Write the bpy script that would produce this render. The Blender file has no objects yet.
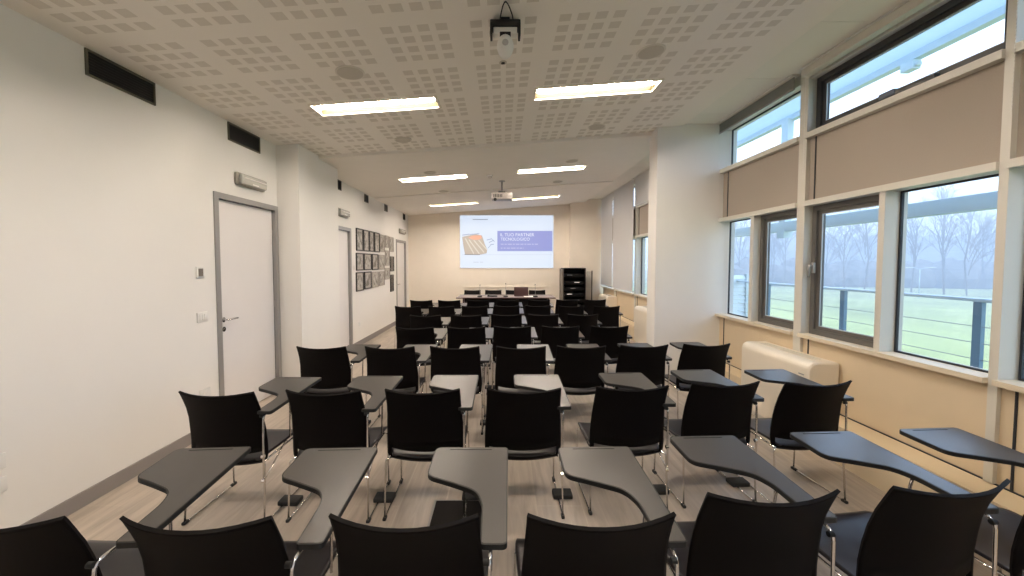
import bpy, bmesh, math, random
from mathutils import Vector, Matrix, Euler
random.seed(7)
C = bpy.context.scene
COL = C.collection
PI = math.pi

# ------------------------------------------------------------ camera, world, exposure
FPX, PPX, PPY = 390.0, 503.0, 279.0
PITCH = math.atan((PPY - 262.5) / FPX)
cd = bpy.data.cameras.new('camera')
cd.sensor_fit = 'HORIZONTAL'; cd.sensor_width = 36.0
cd.lens = 36.0 * FPX / 1024
cd.shift_x = (512 - PPX) / 1024
cd.shift_y = -(288 - PPY) / 1024
cd.clip_start = 0.05; cd.clip_end = 600
cam = bpy.data.objects.new('camera', cd)
cam.location = (0, 0, 1.6)
cam.rotation_euler = (PI/2 - PITCH, 0, 0)
COL.objects.link(cam); C.camera = cam

w = bpy.data.worlds.new('overcast_sky'); C.world = w; w.use_nodes = True
nt = w.node_tree; bgn = nt.nodes['Background']
tc = nt.nodes.new('ShaderNodeTexCoord'); sp = nt.nodes.new('ShaderNodeSeparateXYZ')
rp = nt.nodes.new('ShaderNodeValToRGB')
rp.color_ramp.elements[0].position = 0.0; rp.color_ramp.elements[0].color = (.72, .85, 1.0, 1)
rp.color_ramp.elements[1].position = 0.6; rp.color_ramp.elements[1].color = (.50, .68, 1.0, 1)
nt.links.new(tc.outputs['Generated'], sp.inputs[0]); nt.links.new(sp.outputs[2], rp.inputs[0])
nt.links.new(rp.outputs[0], bgn.inputs[0])
bgn.inputs[1].default_value = 1.9

C.view_settings.view_transform = 'Standard'
C.view_settings.look = 'None'
C.view_settings.gamma = 1.0
C.view_settings.use_curve_mapping = False
C.view_settings.exposure = 1.06
C.cycles.use_denoising = True
C.cycles.max_bounces = 10; C.cycles.diffuse_bounces = 6; C.cycles.transparent_max_bounces = 12
C.cycles.sample_clamp_indirect = 6.0
C.cycles.caustics_reflective = False; C.cycles.caustics_refractive = False
TUBE_POWER = 62.0

# ------------------------------------------------------------ materials
def mat(name, col, rough=.6, metal=0.0, bump=0.0, bscale=60, var=0.0, vscale=4, coat=0, spec=.5, stretch=None):
    m = bpy.data.materials.new(name); m.use_nodes = True
    n = m.node_tree; b = n.nodes['Principled BSDF']
    b.inputs['Base Color'].default_value = (*col, 1); b.inputs['Roughness'].default_value = rough
    b.inputs['Metallic'].default_value = metal; b.inputs['Specular IOR Level'].default_value = spec
    if coat: b.inputs['Coat Weight'].default_value = coat; b.inputs['Coat Roughness'].default_value = .12
    t = n.nodes.new('ShaderNodeTexCoord')
    src = t.outputs['Object']
    if stretch:
        mp = n.nodes.new('ShaderNodeMapping'); mp.inputs['Scale'].default_value = stretch
        n.links.new(src, mp.inputs[0]); src = mp.outputs[0]
    if var:
        z = n.nodes.new('ShaderNodeTexNoise'); z.inputs['Scale'].default_value = vscale; z.inputs['Detail'].default_value = 5
        r = n.nodes.new('ShaderNodeValToRGB')
        r.color_ramp.elements[0].position = .3; r.color_ramp.elements[1].position = .7
        r.color_ramp.elements[0].color = (*[c*(1-var) for c in col], 1)
        r.color_ramp.elements[1].color = (*[min(1, c*(1+var)) for c in col], 1)
        n.links.new(src, z.inputs['Vector']); n.links.new(z.outputs[0], r.inputs[0]); n.links.new(r.outputs[0], b.inputs['Base Color'])
    if bump:
        z = n.nodes.new('ShaderNodeTexNoise'); z.inputs['Scale'].default_value = bscale
        bp = n.nodes.new('ShaderNodeBump'); bp.inputs['Strength'].default_value = bump; bp.inputs['Distance'].default_value = .002
        n.links.new(src, z.inputs['Vector']); n.links.new(z.outputs[0], bp.inputs['Height']); n.links.new(bp.outputs[0], b.inputs['Normal'])
    return m
def emis(name, col, s):
    m = bpy.data.materials.new(name); m.use_nodes = True
    b = m.node_tree.nodes['Principled BSDF']
    b.inputs['Base Color'].default_value = (*col, 1)
    b.inputs['Emission Color'].default_value = (*col, 1); b.inputs['Emission Strength'].default_value = s
    if name.startswith('slide'): b.inputs['Base Color'].default_value = (.1, .1, .1, 1); b.inputs['Emission Strength'].default_value = s*.5
    return m

WALL = mat('white_wall_paint', (.83, .81, .775), .7, bump=.15, bscale=120, var=.015, vscale=1.2)
BACKW = mat('peach_wall_paint', (.86, .785, .685), .7, bump=.15, bscale=120, var=.015)
COLW = mat('column_paint', (.78, .76, .73), .7, bump=.1, var=.01)
CEILW = mat('ceiling_paint', (.85, .81, .755), .8, bump=.1, var=.012)
SKIRT = mat('grey_skirting', (.27, .245, .235), .5, var=.04)
CREAM = mat('cream_panel', (.74, .64, .49), .55, bump=.1, var=.02)
POSTM = mat('cream_aluminium', (.66, .635, .57), .4)
BEIGEF = mat('beige_fabric_panel', (.40, .345, .29), .85, bump=.4, bscale=400, var=.05, vscale=200)
LOWP = mat('beige_lower_panel', (.70, .575, .405), .6, var=.02)
PLINTH = mat('beige_plinth', (.76, .63, .44), .6, var=.02)
DKFRAME = mat('dark_window_frame', (.045, .045, .048), .4)
GRFRAME = mat('grey_brown_window_frame', (.125, .118, .108), .4)
GASKET = mat('black_gasket', (.02, .022, .03), .5)
DOORM = mat('white_door_laminate', (.80, .77, .755), .45, var=.01)
ALU = mat('grey_aluminium', (.36, .35, .34), .38, metal=.4)
CHROME = mat('chrome', (.78, .76, .74), .16, metal=1.0)
BLACKP = mat('black_plastic', (.003, .002, .0023), .6, bump=.05, bscale=300, spec=.12)
SEATP = mat('seat_plastic', (.010, .007, .009), .36, bump=.05, bscale=300, spec=.4)
TABM = mat('tablet_laminate', (.030, .025, .021), .32, bump=.06, bscale=500, var=.02, spec=.85)
RUBBER = mat('black_rubber', (.01, .01, .01), .6)
WHITEP = mat('white_plastic', (.78, .77, .74), .35)
OFFW = mat('ivory_casing', (.80, .73, .62), .35, var=.01)
GRILLE = mat('black_vent', (.006, .005, .005), .7)
VENTF = mat('olive_vent_frame', (.10, .09, .06), .5)
SPKM = mat('speaker_mesh_grey', (.56, .52, .46), .8, bump=.4, bscale=500)
REFL = mat('darkened_reflector', (.085, .068, .034), .5)  # cream reflector, its colour darkened to hold down the trough's glow
WOODT = mat('dark_red_wood', (.050, .015, .015), .3, var=.25, vscale=14, stretch=(1, 8, 8))
TABLETOP = mat('table_top', (.30, .26, .28), .25)
LAPM = mat('laptop_brown', (.075, .03, .028), .35)
PAPER = mat('paper', (.85, .84, .82), .7)
RACKM = mat('rack_black', (.004, .0035, .004), .4, spec=.15)
RAILM = mat('blue_grey_steel', (.16, .24, .33), .35, metal=.3)
STEELW = mat('pale_steel', (.55, .62, .68), .35, metal=.3)
CANOPY = mat('pale_canopy_metal', (.62, .72, .78), .5)
def translucent(name, col, fac):
    m = bpy.data.materials.new(name); m.use_nodes = True; n = m.node_tree; n.nodes.clear()
    o = n.nodes.new('ShaderNodeOutputMaterial'); mx = n.nodes.new('ShaderNodeMixShader'); mx.inputs[0].default_value = fac
    d = n.nodes.new('ShaderNodeBsdfDiffuse'); d.inputs[0].default_value = (*col, 1)
    t = n.nodes.new('ShaderNodeBsdfTranslucent'); t.inputs[0].default_value = (*col, 1)
    n.links.new(d.outputs[0], mx.inputs[1]); n.links.new(t.outputs[0], mx.inputs[2]); n.links.new(mx.outputs[0], o.inputs[0]); return m
OPAL = translucent('opal_canopy_glazing', (.58, .68, .74), .35)
CONC = mat('concrete', (.45, .45, .43), .8, var=.1)
PICBK = mat('picture_frame_black', (.02, .018, .016), .4)
PICGR = mat('picture_frame_grey', (.40, .37, .33), .5)
tube_m = emis('fluorescent_tube', (1.0, .88, .76), TUBE_POWER)
LEDW = emis('small_screen_light', (.9, .85, .8), .2)

def glass_mat(name, tint=(.95, .98, 1), rough=0.0, fac=1.0):
    m = bpy.data.materials.new(name); m.use_nodes = True; n = m.node_tree; n.nodes.clear()
    o = n.nodes.new('ShaderNodeOutputMaterial'); mx = n.nodes.new('ShaderNodeMixShader')
    tr = n.nodes.new('ShaderNodeBsdfTransparent'); tr.inputs[0].default_value = (*tint, 1)
    gl = n.nodes.new('ShaderNodeBsdfGlossy'); gl.inputs['Roughness'].default_value = rough
    fr = n.nodes.new('ShaderNodeFresnel'); fr.inputs[0].default_value = 1.45
    ge = n.nodes.new('ShaderNodeNewGeometry'); k = n.nodes.new('ShaderNodeMath'); k.operation = 'MULTIPLY_ADD'   # only the face the ray enters reflects
    k.inputs[1].default_value = -1; k.inputs[2].default_value = 1; n.links.new(ge.outputs['Backfacing'], k.inputs[0])
    k2 = n.nodes.new('ShaderNodeMath'); k2.operation = 'MULTIPLY'; n.links.new(fr.outputs[0], k2.inputs[0]); n.links.new(k.outputs[0], k2.inputs[1])
    n.links.new(k2.outputs[0], mx.inputs[0]); n.links.new(tr.outputs[0], mx.inputs[1]); n.links.new(gl.outputs[0], mx.inputs[2])
    n.links.new(mx.outputs[0], o.inputs[0]); return m
GLASS = glass_mat('window_glass', (.93, .97, 1.0))
CLEAR = glass_mat('clear_glass', (.9, .9, .9))

def fabric_mat():
    m = bpy.data.materials.new('blind_fabric'); m.use_nodes = True; n = m.node_tree; n.nodes.clear()
    o = n.nodes.new('ShaderNodeOutputMaterial'); mx = n.nodes.new('ShaderNodeMixShader'); mx.inputs[0].default_value = .25
    d = n.nodes.new('ShaderNodeBsdfDiffuse'); d.inputs[0].default_value = (.80, .79, .78, 1)
    t = n.nodes.new('ShaderNodeBsdfTranslucent'); t.inputs[0].default_value = (.55, .54, .55, 1)
    n.links.new(d.outputs[0], mx.inputs[1]); n.links.new(t.outputs[0], mx.inputs[2]); n.links.new(mx.outputs[0], o.inputs[0])
    return m
BLIND = fabric_mat()
BLINDG = mat('grey_blind_fabric', (.20, .215, .21), .8)

def math_node(n, op, a, b=None, c=None):
    k = n.nodes.new('ShaderNodeMath'); k.operation = op
    for i, v in enumerate((a, b, c)):
        if v is None: continue
        if isinstance(v, (int, float)): k.inputs[i].default_value = v
        else: n.links.new(v, k.inputs[i])
    return k.outputs[0]

def perforated():
    m = bpy.data.materials.new('block_perforated_plasterboard'); m.use_nodes = True
    n = m.node_tree; b = n.nodes['Principled BSDF']; b.inputs['Roughness'].default_value = .8
    t = n.nodes.new('ShaderNodeTexCoord'); s = n.nodes.new('ShaderNodeSeparateXYZ'); n.links.new(t.outputs['Object'], s.inputs[0])
    def axis(out, off, per, pitch, size):
        a = math_node(n, 'ADD', out, 50*per - off)
        r = math_node(n, 'MODULO', a, per)                    # 0..per inside the block module
        inb = math_node(n, 'LESS_THAN', r, 3*pitch + size)
        c = math_node(n, 'MODULO', r, pitch)
        return math_node(n, 'MULTIPLY', inb, math_node(n, 'LESS_THAN', c, size))
    ax = axis(s.outputs[0], -.22, .6, .1225, .078)
    ay = axis(s.outputs[1], 2.655, .588, .1225, .078)
    lim = math_node(n, 'LESS_THAN', s.outputs[0], 2.05)
    k = math_node(n, 'MULTIPLY', math_node(n, 'MULTIPLY', ax, ay), lim)
    # little square holes that make up each field
    def holes(out):
        return math_node(n, 'LESS_THAN', math_node(n, 'MODULO', math_node(n, 'ADD', out, 30.0), .013), .0075)
    mx = n.nodes.new('ShaderNodeMix'); mx.data_type = 'RGBA'
    mx.inputs[6].default_value = (.86, .82, .765, 1); mx.inputs[7].default_value = (.69, .645, .585, 1)
    n.links.new(k, mx.inputs[0]); n.links.new(mx.outputs[2], b.inputs['Base Color'])
    return m
PERF = perforated()

def floor_mat():
    m = bpy.data.materials.new('wood_look_tiles'); m.use_nodes = True
    n = m.node_tree; b = n.nodes['Principled BSDF']; b.inputs['Roughness'].default_value = .34
    t = n.nodes.new('ShaderNodeTexCoord'); mp = n.nodes.new('ShaderNodeMapping'); mp.inputs['Rotation'].default_value = (0, 0, PI/2)
    mp.inputs['Location'].default_value = (.1, .08, 0)
    n.links.new(t.outputs['Object'], mp.inputs[0])
    br = n.nodes.new('ShaderNodeTexBrick'); br.inputs['Scale'].default_value = 1
    br.inputs['Brick Width'].default_value = 1.2; br.inputs['Row Height'].default_value = .3
    br.inputs['Mortar Size'].default_value = .003; br.offset = .5
    br.inputs['Color1'].default_value = (.52, .445, .37, 1); br.inputs['Color2'].default_value = (.44, .375, .315, 1)
    br.inputs['Mortar'].default_value = (.52, .46, .38, 1)
    n.links.new(mp.outputs[0], br.inputs[0])
    m2 = n.nodes.new('ShaderNodeMapping'); m2.inputs['Scale'].default_value = (14, 1.4, 1)
    n.links.new(t.outputs['Object'], m2.inputs[0])
    z = n.nodes.new('ShaderNodeTexNoise'); z.inputs['Scale'].default_value = 1.6; z.inputs['Detail'].default_value = 6; z.inputs['Distortion'].default_value = .6
    n.links.new(m2.outputs[0], z.inputs[0])
    r = n.nodes.new('ShaderNodeValToRGB'); r.color_ramp.elements[0].position = .3; r.color_ramp.elements[1].position = .72
    r.color_ramp.elements[0].color = (.78, .77, .76, 1); r.color_ramp.elements[1].color = (1.12, 1.12, 1.12, 1)
    n.links.new(z.outputs[0], r.inputs[0])
    mx = n.nodes.new('ShaderNodeMix'); mx.data_type = 'RGBA'; mx.blend_type = 'MULTIPLY'; mx.inputs[0].default_value = 1
    n.links.new(br.outputs[0], mx.inputs[6]); n.links.new(r.outputs[0], mx.inputs[7]); n.links.new(mx.outputs[2], b.inputs['Base Color'])
    return m
FLOORM = floor_mat()

# ------------------------------------------------------------ mesh helpers
class MB:
    def __init__(s): s.v = []; s.f = []; s.sm = []
    def add(s, vs, fs, smooth=False):
        o = len(s.v); s.v += [tuple(p) for p in vs]; s.f += [[i+o for i in f] for f in fs]; s.sm += [smooth]*len(fs); return s
    def box(s, x0, x1, y0, y1, z0, z1):
        v = [(x, y, z) for x in (x0, x1) for y in (y0, y1) for z in (z0, z1)]
        return s.add(v, [(0,1,3,2),(4,6,7,5),(0,4,5,1),(2,3,7,6),(0,2,6,4),(1,5,7,3)])
    def bbox(s, x0, x1, y0, y1, z0, z1, r=.01, seg=2):
        bm = bmesh.new(); bmesh.ops.create_cube(bm, size=1)
        for v in bm.verts:
            v.co = Vector((x0+(v.co.x+.5)*(x1-x0), y0+(v.co.y+.5)*(y1-y0), z0+(v.co.z+.5)*(z1-z0)))
        bmesh.ops.bevel(bm, geom=bm.edges[:], offset=r, segments=seg, affect='EDGES', profile=.5)
        bm.verts.index_update()
        s.add([v.co[:] for v in bm.verts], [[v.index for v in f.verts] for f in bm.faces], True); bm.free(); return s
    def tube(s, pts, r, seg=8, cap=True, fillet=0, fs=4):
        pts = [Vector(p) for p in pts]
        if fillet:
            q = [pts[0]]
            for i in range(1, len(pts)-1):
                a, b, c = pts[i-1], pts[i], pts[i+1]
                d = min(fillet, (a-b).length*.45, (c-b).length*.45)
                p0 = b+(a-b).normalized()*d; p1 = b+(c-b).normalized()*d
                for k in range(fs+1):
                    t = k/fs; q.append(p0*(1-t)**2 + b*2*t*(1-t) + p1*t*t)
            q.append(pts[-1]); pts = q
        vs = []; fs_ = []; n = len(pts); up = None
        for i, p in enumerate(pts):
            d = (pts[min(i+1, n-1)] - pts[max(i-1, 0)]).normalized()
            if up is None:
                up = Vector((0,0,1)) if abs(d.z) < .9 else Vector((1,0,0))
            u = (up - d*up.dot(d)).normalized(); w_ = d.cross(u); up = u
            for k in range(seg):
                a = 2*PI*k/seg; vs.append(p + u*math.cos(a)*r + w_*math.sin(a)*r)
        for i in range(n-1):
            for k in range(seg):
                a = i*seg+k; b = i*seg+(k+1) % seg; fs_.append((a, b, b+seg, a+seg))
        if cap: fs_.append(tuple(range(seg))[::-1]); fs_.append(tuple(range((n-1)*seg, n*seg)))
        return s.add(vs, fs_, True)
    def disc(s, c, r, h, seg=32, axis='z', r2=None):
        r2 = r if r2 is None else r2; vs = []
        for j, (q, rr) in enumerate(((0, r), (h, r2))):
            for k in range(seg):
                a = 2*PI*k/seg; u, v = math.cos(a)*rr, math.sin(a)*rr
                vs.append({'z': (c[0]+u, c[1]+v, c[2]+q), 'y': (c[0]+u, c[1]+q, c[2]+v), 'x': (c[0]+q, c[1]+u, c[2]+v)}[axis])
        fs = [(k, (k+1) % seg, (k+1) % seg+seg, k+seg) for k in range(seg)]
        fs += [tuple(range(seg))[::-1], tuple(range(seg, 2*seg))]
        return s.add(vs, fs)
    def prism(s, poly, z0, z1, zf=None):
        n = len(poly); zf = zf or (lambda x, y: 0)
        vs = [(x, y, z0+zf(x, y)) for x, y in poly] + [(x, y, z1+zf(x, y)) for x, y in poly]
        return s.add(vs, [tuple(range(n))[::-1], tuple(range(n, 2*n))] + [(i, (i+1) % n, (i+1) % n+n, i+n) for i in range(n)])
    def sheet(s, fn, us, vs, t, mask=lambda i, j: True):
        nu, nv = len(us), len(vs); P = [[Vector(fn(u, v)) for v in vs] for u in us]; top = {}; bot = {}
        cells = [(i, j) for i in range(nu-1) for j in range(nv-1) if mask(i, j)]
        def nrm(i, j):
            a = P[min(i+1, nu-1)][j]-P[max(i-1, 0)][j]; b = P[i][min(j+1, nv-1)]-P[i][max(j-1, 0)]
            return a.cross(b).normalized()
        verts = []
        for i, j in cells:
            for k in ((i, j), (i+1, j), (i+1, j+1), (i, j+1)):
                if k not in top:
                    m = nrm(*k); top[k] = len(verts); verts.append(P[k[0]][k[1]]+m*t/2); bot[k] = len(verts); verts.append(P[k[0]][k[1]]-m*t/2)
        f = []; edges = {}
        for i, j in cells:
            q = [(i, j), (i+1, j), (i+1, j+1), (i, j+1)]
            f.append([top[k] for k in q]); f.append([bot[k] for k in q][::-1])
            for a in range(4):
                e = (q[a], q[(a+1) % 4]); edges[e] = edges.get(e, 0)+1
        side = []
        for (a, b) in edges:
            if (b, a) not in edges: side.append([top[b], top[a], bot[a], bot[b]])
        o = len(s.v); s.v += [tuple(p) for p in verts]
        s.f += [[i+o for i in q] for q in f]; s.sm += [True]*len(f)
        s.f += [[i+o for i in q] for q in side]; s.sm += [False]*len(side)
        return s
    def build(s, name, m, parent=None, loc=None, rot=None, fix=False):
        me = bpy.data.meshes.new(name); me.from_pydata(s.v, [], s.f)
        me.polygons.foreach_set('use_smooth', s.sm); me.update()
        if fix:
            bm = bmesh.new(); bm.from_mesh(me); bmesh.ops.recalc_face_normals(bm, faces=bm.faces); bm.to_mesh(me); bm.free()
        me.materials.append(m)
        o = bpy.data.objects.new(name, me); COL.objects.link(o)
        if parent: o.parent = parent
        if loc: o.location = loc
        if rot: o.rotation_euler = rot
        return o
def B(x0, x1, y0, y1, z0, z1): return MB().box(x0, x1, y0, y1, z0, z1)
def struct(o): o['kind'] = 'structure'; return o
def tag(o, label, cat, group=None, kind=None):
    o['label'] = label; o['category'] = cat
    if group: o['group'] = group
    if kind: o['kind'] = kind
    return o
def thing(name, loc, label, cat, group=None, rot=(0,0,0)):
    o = bpy.data.objects.new(name, None); COL.objects.link(o); o.location = loc; o.rotation_euler = rot; o.empty_display_size = .1
    return tag(o, label, cat, group)
def dup(o, parent=None):
    c = o.copy(); COL.objects.link(c); c.parent = parent
    for ch in [x for x in bpy.data.objects if x.parent == o]: dup(ch, c)
    return c
def fillet_poly(pts, rad, n=5):
    out = []
    for i, p in enumerate(pts):
        a, b, c = Vector(pts[i-1]), Vector(p), Vector(pts[(i+1) % len(pts)])
        r = rad[i] if isinstance(rad, (list, tuple)) else rad
        d = min(r, (a-b).length*.48, (c-b).length*.48)
        p0 = b+(a-b).normalized()*d; p1 = b+(c-b).normalized()*d
        for k in range(n+1):
            t = k/n; q = p0*(1-t)**2 + b*2*t*(1-t) + p1*t*t; out.append((q.x, q.y))
    return out

# ------------------------------------------------------------ room shell
XL = -2.76; XR = 2.85; YB = -3.3; YF = 11.4; SL = .07
def cz(x, y): return (3.215 if y < 5.33 else 3.175 if y < 8.38 else 3.155) + SL*x

struct(B(XL-.2, 3.05, YB-.2, YF+.2, -.15, 0).build('floor', FLOORM))

# left wall, with door openings left solid behind the leaves
DOORS_L = [(3.74, 4.79, 2.28), (6.10, 7.09, 2.215), (10.08, 11.08, 2.20)]
m = MB(); y = YB-.2
for a, b, h in DOORS_L:
    m.box(XL-.2, XL, y, a, 0, 3.6); m.box(XL-.2, XL, a, b, h, 3.6); m.box(XL-.2, XL-.09, a, b, 0, h); y = b
m.box(XL-.2, XL, y, YF+.2, 0, 3.6)
struct(m.build('wall_left', WALL))
struct(B(XL, 3.05, YF, YF+.2, 0, 3.7).build('wall_back', BACKW))
struct(B(XL, 3.05, YB-.2, YB, 0, 3.7).build('wall_front', WALL))
struct(B(XL, -2.49, 4.80, 5.93, 0, 3.3).build('wall_pier_left', WALL))
struct(B(2.012, 3.05, 5.15, 5.43, 0, 3.6).build('wall_pier_right', COLW))
struct(B(1.93, 2.80, 11.18, YF, 0, 3.6).build('wall_pier_back', BACKW))
y = YB; m = MB()
for a, b in [(YB, 3.74), (4.79, 4.80)]: m.box(XL, XL+.012, a, b, 0, .1)
m.box(-2.49, -2.478, 4.8, 5.93, 0, .1); m.box(XL, -2.478, 4.788, 4.80, 0, .1)
for a, b in [(5.93, 6.10), (7.09, 10.08), (11.08, YF)]: m.box(XL, XL+.012, a, b, 0, .1)
struct(m.build('baseboard_left', SKIRT))
struct(B(XL, 1.93, YF-.012, YF, 0, .1).build('baseboard_back', SKIRT))

# ceiling with real openings for the recessed lights
LIGHTS = [(-1.235, 3.885), (.905, 3.87), (-1.225, 6.96), (.845, 6.93), (-1.225, 9.85), (.80, 9.75), (-1.235, .83), (.905, .82)]  # last pair is out of view, added to brighten the foreground
LW, LD = 1.18, .25
def ceil_part(name, x0, x1, y0, y1, a, mt):
    holes = [(cx-LW/2, cx+LW/2, cy-LD/2, cy+LD/2) for cx, cy in LIGHTS if y0 < cy < y1]
    xs = sorted({x0, x1, *[h[0] for h in holes], *[h[1] for h in holes]}); ys = sorted({y0, y1, *[h[2] for h in holes], *[h[3] for h in holes]})
    m = MB()
    for i in range(len(xs)-1):
        for j in range(len(ys)-1):
            mx, my = (xs[i]+xs[i+1])/2, (ys[j]+ys[j+1])/2
            if any(h[0] < mx < h[1] and h[2] < my < h[3] for h in holes): continue
            X0, X1, Y0, Y1 = xs[i], xs[i+1], ys[j], ys[j+1]
            v = [(x, yy, a+SL*x+dz) for x in (X0, X1) for yy in (Y0, Y1) for dz in (0, .12)]
            m.add(v, [(0,1,3,2),(4,6,7,5),(0,4,5,1),(2,3,7,6),(0,2,6,4),(1,5,7,3)])
    return struct(m.build(name, mt))
ceil_part('ceiling', XL, 2.345, YB, 5.33, 3.215, PERF)
ceil_part('ceiling', XL, 2.345, 5.33, 8.38, 3.175, CEILW)
ceil_part('ceiling', XL, 2.345, 8.38, YF, 3.155, CEILW)
m = MB()
for y0 in [YB + .9*k for k in range(17)]:
    y1 = min(y0+.895, YF)
    if y0 < YF: m.box(2.345, 3.05, y0, y1, 3.40, 3.44)
m.box(2.345, 3.05, YB, YF, 3.425, 3.5)
struct(m.build('ceiling', mat('ceiling_side_panels', (.82, .80, .75), .7)))

# ------------------------------------------------------------ window wall (right)
POSTS = [(9.90, 9.99), (8.37, 8.46), (6.83, 6.92), (3.71, 3.805), (2.22, 2.265), (.68, .735), (-.86, -.80), (-2.4, -2.34)]
SEGS = [(9.99, 11.18), (8.46, 9.90), (6.92, 8.37), (5.43, 6.83), (3.805, 5.15), (2.265, 3.71), (.735, 2.22), (-.80, .68), (-2.34, -.86), (YB, -2.4)]
m = MB()
for a, b in POSTS: m.box(XR, 3.05, a, b, .31, 3.42)
struct(m.build('trim_1', POSTM))
lp, mp_, sl, tr, sp_ = MB(), MB(), MB(), MB(), MB()
for a, b in SEGS:
    lp.box(2.875, 3.05, a, b, .31, .895); mp_.box(2.885, 3.05, a, b, 2.17, 2.77)
    sl.box(2.815, 3.05, a, b, .892, .925)
    tr.box(2.83, 3.05, a, b, 2.13, 2.178); tr.box(2.83, 3.05, a, b, 2.76, 2.81); tr.box(2.87, 3.05, a, b, 3.31, 3.42)
    for yy in ((b-.07),) if b != 5.15 else ((5.04),):
        sp_.box(2.868, 2.876, yy-.005, yy+.005, .31, .885); sp_.box(2.878, 2.886, yy-.005, yy+.005, 2.178, 2.76)
struct(lp.build('wall_right', LOWP)); struct(mp_.build('wall_right', BEIGEF))
struct(sl.build('trim_2', CREAM)); struct(tr.build('trim_3', POSTM)); struct(sp_.build('trim_4', GASKET))
m = MB(); m.box(2.66, 3.05, YB, 5.15, 0, .305); m.box(2.66, 3.05, 5.43, 11.18, 0, .305)
struct(m.build('baseboard_right', PLINTH))
struct(B(2.865, 2.90, YB, 11.18, .302, .312).build('trim_5', GASKET))
struct(MB().box(2.85, 3.05, YB-.2, YB, 0, 3.5).build('wall_right', LOWP))

nwin = [0]
def ring(m, x0, x1, a, b, z0, z1, w_):
    m.box(x0, x1, a, a+w_, z0, z1); m.box(x0, x1, b-w_, b, z0, z1); m.box(x0, x1, a+w_, b-w_, z0, z0+w_); m.box(x0, x1, a+w_, b-w_, z1-w_, z1)
def window(a, b, z0, z1, kind, handle=None):
    nwin[0] += 1
    m = MB()
    if kind == 'open':
        ring(m, 2.925, 3.0, a, b, z0, z1, .048); FM = DKFRAME if z0 > 2 else GRFRAME; fr = struct(m.build('window_%d' % nwin[0], FM))
        k = MB(); ring(k, 2.945, 2.985, a+.048, b-.048, z0+.048, z1-.048, .030); k.build('sash', FM, fr)
        k = MB(); ring(k, 2.952, 2.958, a+.078, b-.078, z0+.078, z1-.078, .008); k.build('gasket', STEELW, fr)
        i = .078
    else:
        ring(m, 2.960, 2.978, a, b, z0, z1, .013); fr = struct(m.build('window_%d' % nwin[0], GASKET)); i = .013
    B(2.966, 2.972, a+i, b-i, z0+i, z1-i).build('glass', GLASS, fr)
    if handle:
        hy, hz = handle
        k = MB().bbox(2.90, 2.925, hy-.018, hy+.018, hz-.05, hz+.05, .006)
        k.tube([(2.905, hy, hz+.02), (2.875, hy, hz+.02), (2.87, hy, hz-.09)], .011, fillet=.02)
        k.build('window_handle', ALU, fr)
    return fr
def mullion(a, b): struct(B(XR, 3.02, a, b, .92, 2.135).build('trim_6', POSTM))
# bay by bay: lower windows then upper windows
window(4.515, 5.12, .925, 2.13, 'fixed'); mullion(4.455, 4.515); window(3.81, 4.45, .925, 2.13, 'open')
window(2.98, 3.705, .925, 2.13, 'open', (3.665, 1.55)); mullion(2.93, 2.978); window(2.27, 2.928, .925, 2.13, 'fixed')
window(1.40, 2.215, .925, 2.13, 'fixed'); mullion(1.35, 1.398); window(.74, 1.348, .925, 2.13, 'open')
for a, b in [(-.80, .68), (-2.34, -.86), (6.93, 8.36), (8.47, 9.89), (10.0, 11.17), (5.44, 6.82)]:
    window(a, b, .925, 2.13, 'fixed')
window(3.81, 5.12, 2.815, 3.31, 'fixed'); window(2.27, 3.705, 2.815, 3.31, 'open')
for a, b in [(.74, 2.215), (-.80, .68), (-2.34, -.86), (6.93, 8.36), (8.47, 9.89), (10.0, 11.17), (5.44, 6.82)]:
    window(a, b, 2.815, 3.31, 'fixed')
# top-hung window chain opener
o = thing('window_opener', (2.90, 2.98, 2.845), 'dark chain opener box on the lower frame of the high window nearest the camera', 'window opener')
MB().bbox(-.02, .025, -.32, .30, -.02, .022, .006).build('casing', DKFRAME, o)
MB().bbox(-.03, .03, -.06, .06, -.006, .035, .006).build('bracket', mat('opener_bracket', (.12, .14, .2), .4), o)

# roller blinds
def blind(a, b, zb, fab, label, group=None, cass=True):
    o = thing('roller_blind', (2.80, (a+b)/2, 3.40), label, 'blind', group); h = (b-a)/2
    MB().bbox(-.03, .04, -h, h, -.085 if zb > 3.3 else -.02, 0, .004).build('cassette', POSTM, o)
    B(-.038, -.03, -h, h, -.018, -.004).build('cassette_edge', WHITEP, o)
    if zb < 3.3:
        B(-.004, -.001, -h+.01, h-.01, zb-3.40, -.015).build('fabric', fab, o)
        MB().tube([(-.002, -h+.01, zb-3.40), (-.002, h-.01, zb-3.40)], .009).build('bottom_bar', WHITEP if fab is BLIND else ALU, o)
    k = MB()
    for i in range(46): k.tube([(-.012, h-.035, -.05-.02*i), (-.012, h-.035, -.066-.02*i)], .0022, 4)
    if zb > 3.2: k.build('bead_chain', WHITEP, o)
    return o
blind(3.81, 5.13, 3.265, BLINDG, 'grey roller blind lowered a hand\'s width over high window beside white pillar')
blind(2.275, 3.70, 3.35, BLINDG, 'rolled-up blind in long cream cassette above the open-framed high window')
blind(.745, 2.21, 3.35, BLINDG, 'rolled-up blind in cream cassette above the right-edge window')
blind(10.0, 11.16, .98, BLIND, 'full-length pale roller blind closest to the rear peach wall')
blind(8.40, 9.97, .96, BLIND, 'full-length pale roller blind second from the rear peach wall')
blind(6.93, 8.34, 2.80, BLIND, 'short pale roller blind half seen behind the white pillar')

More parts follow.
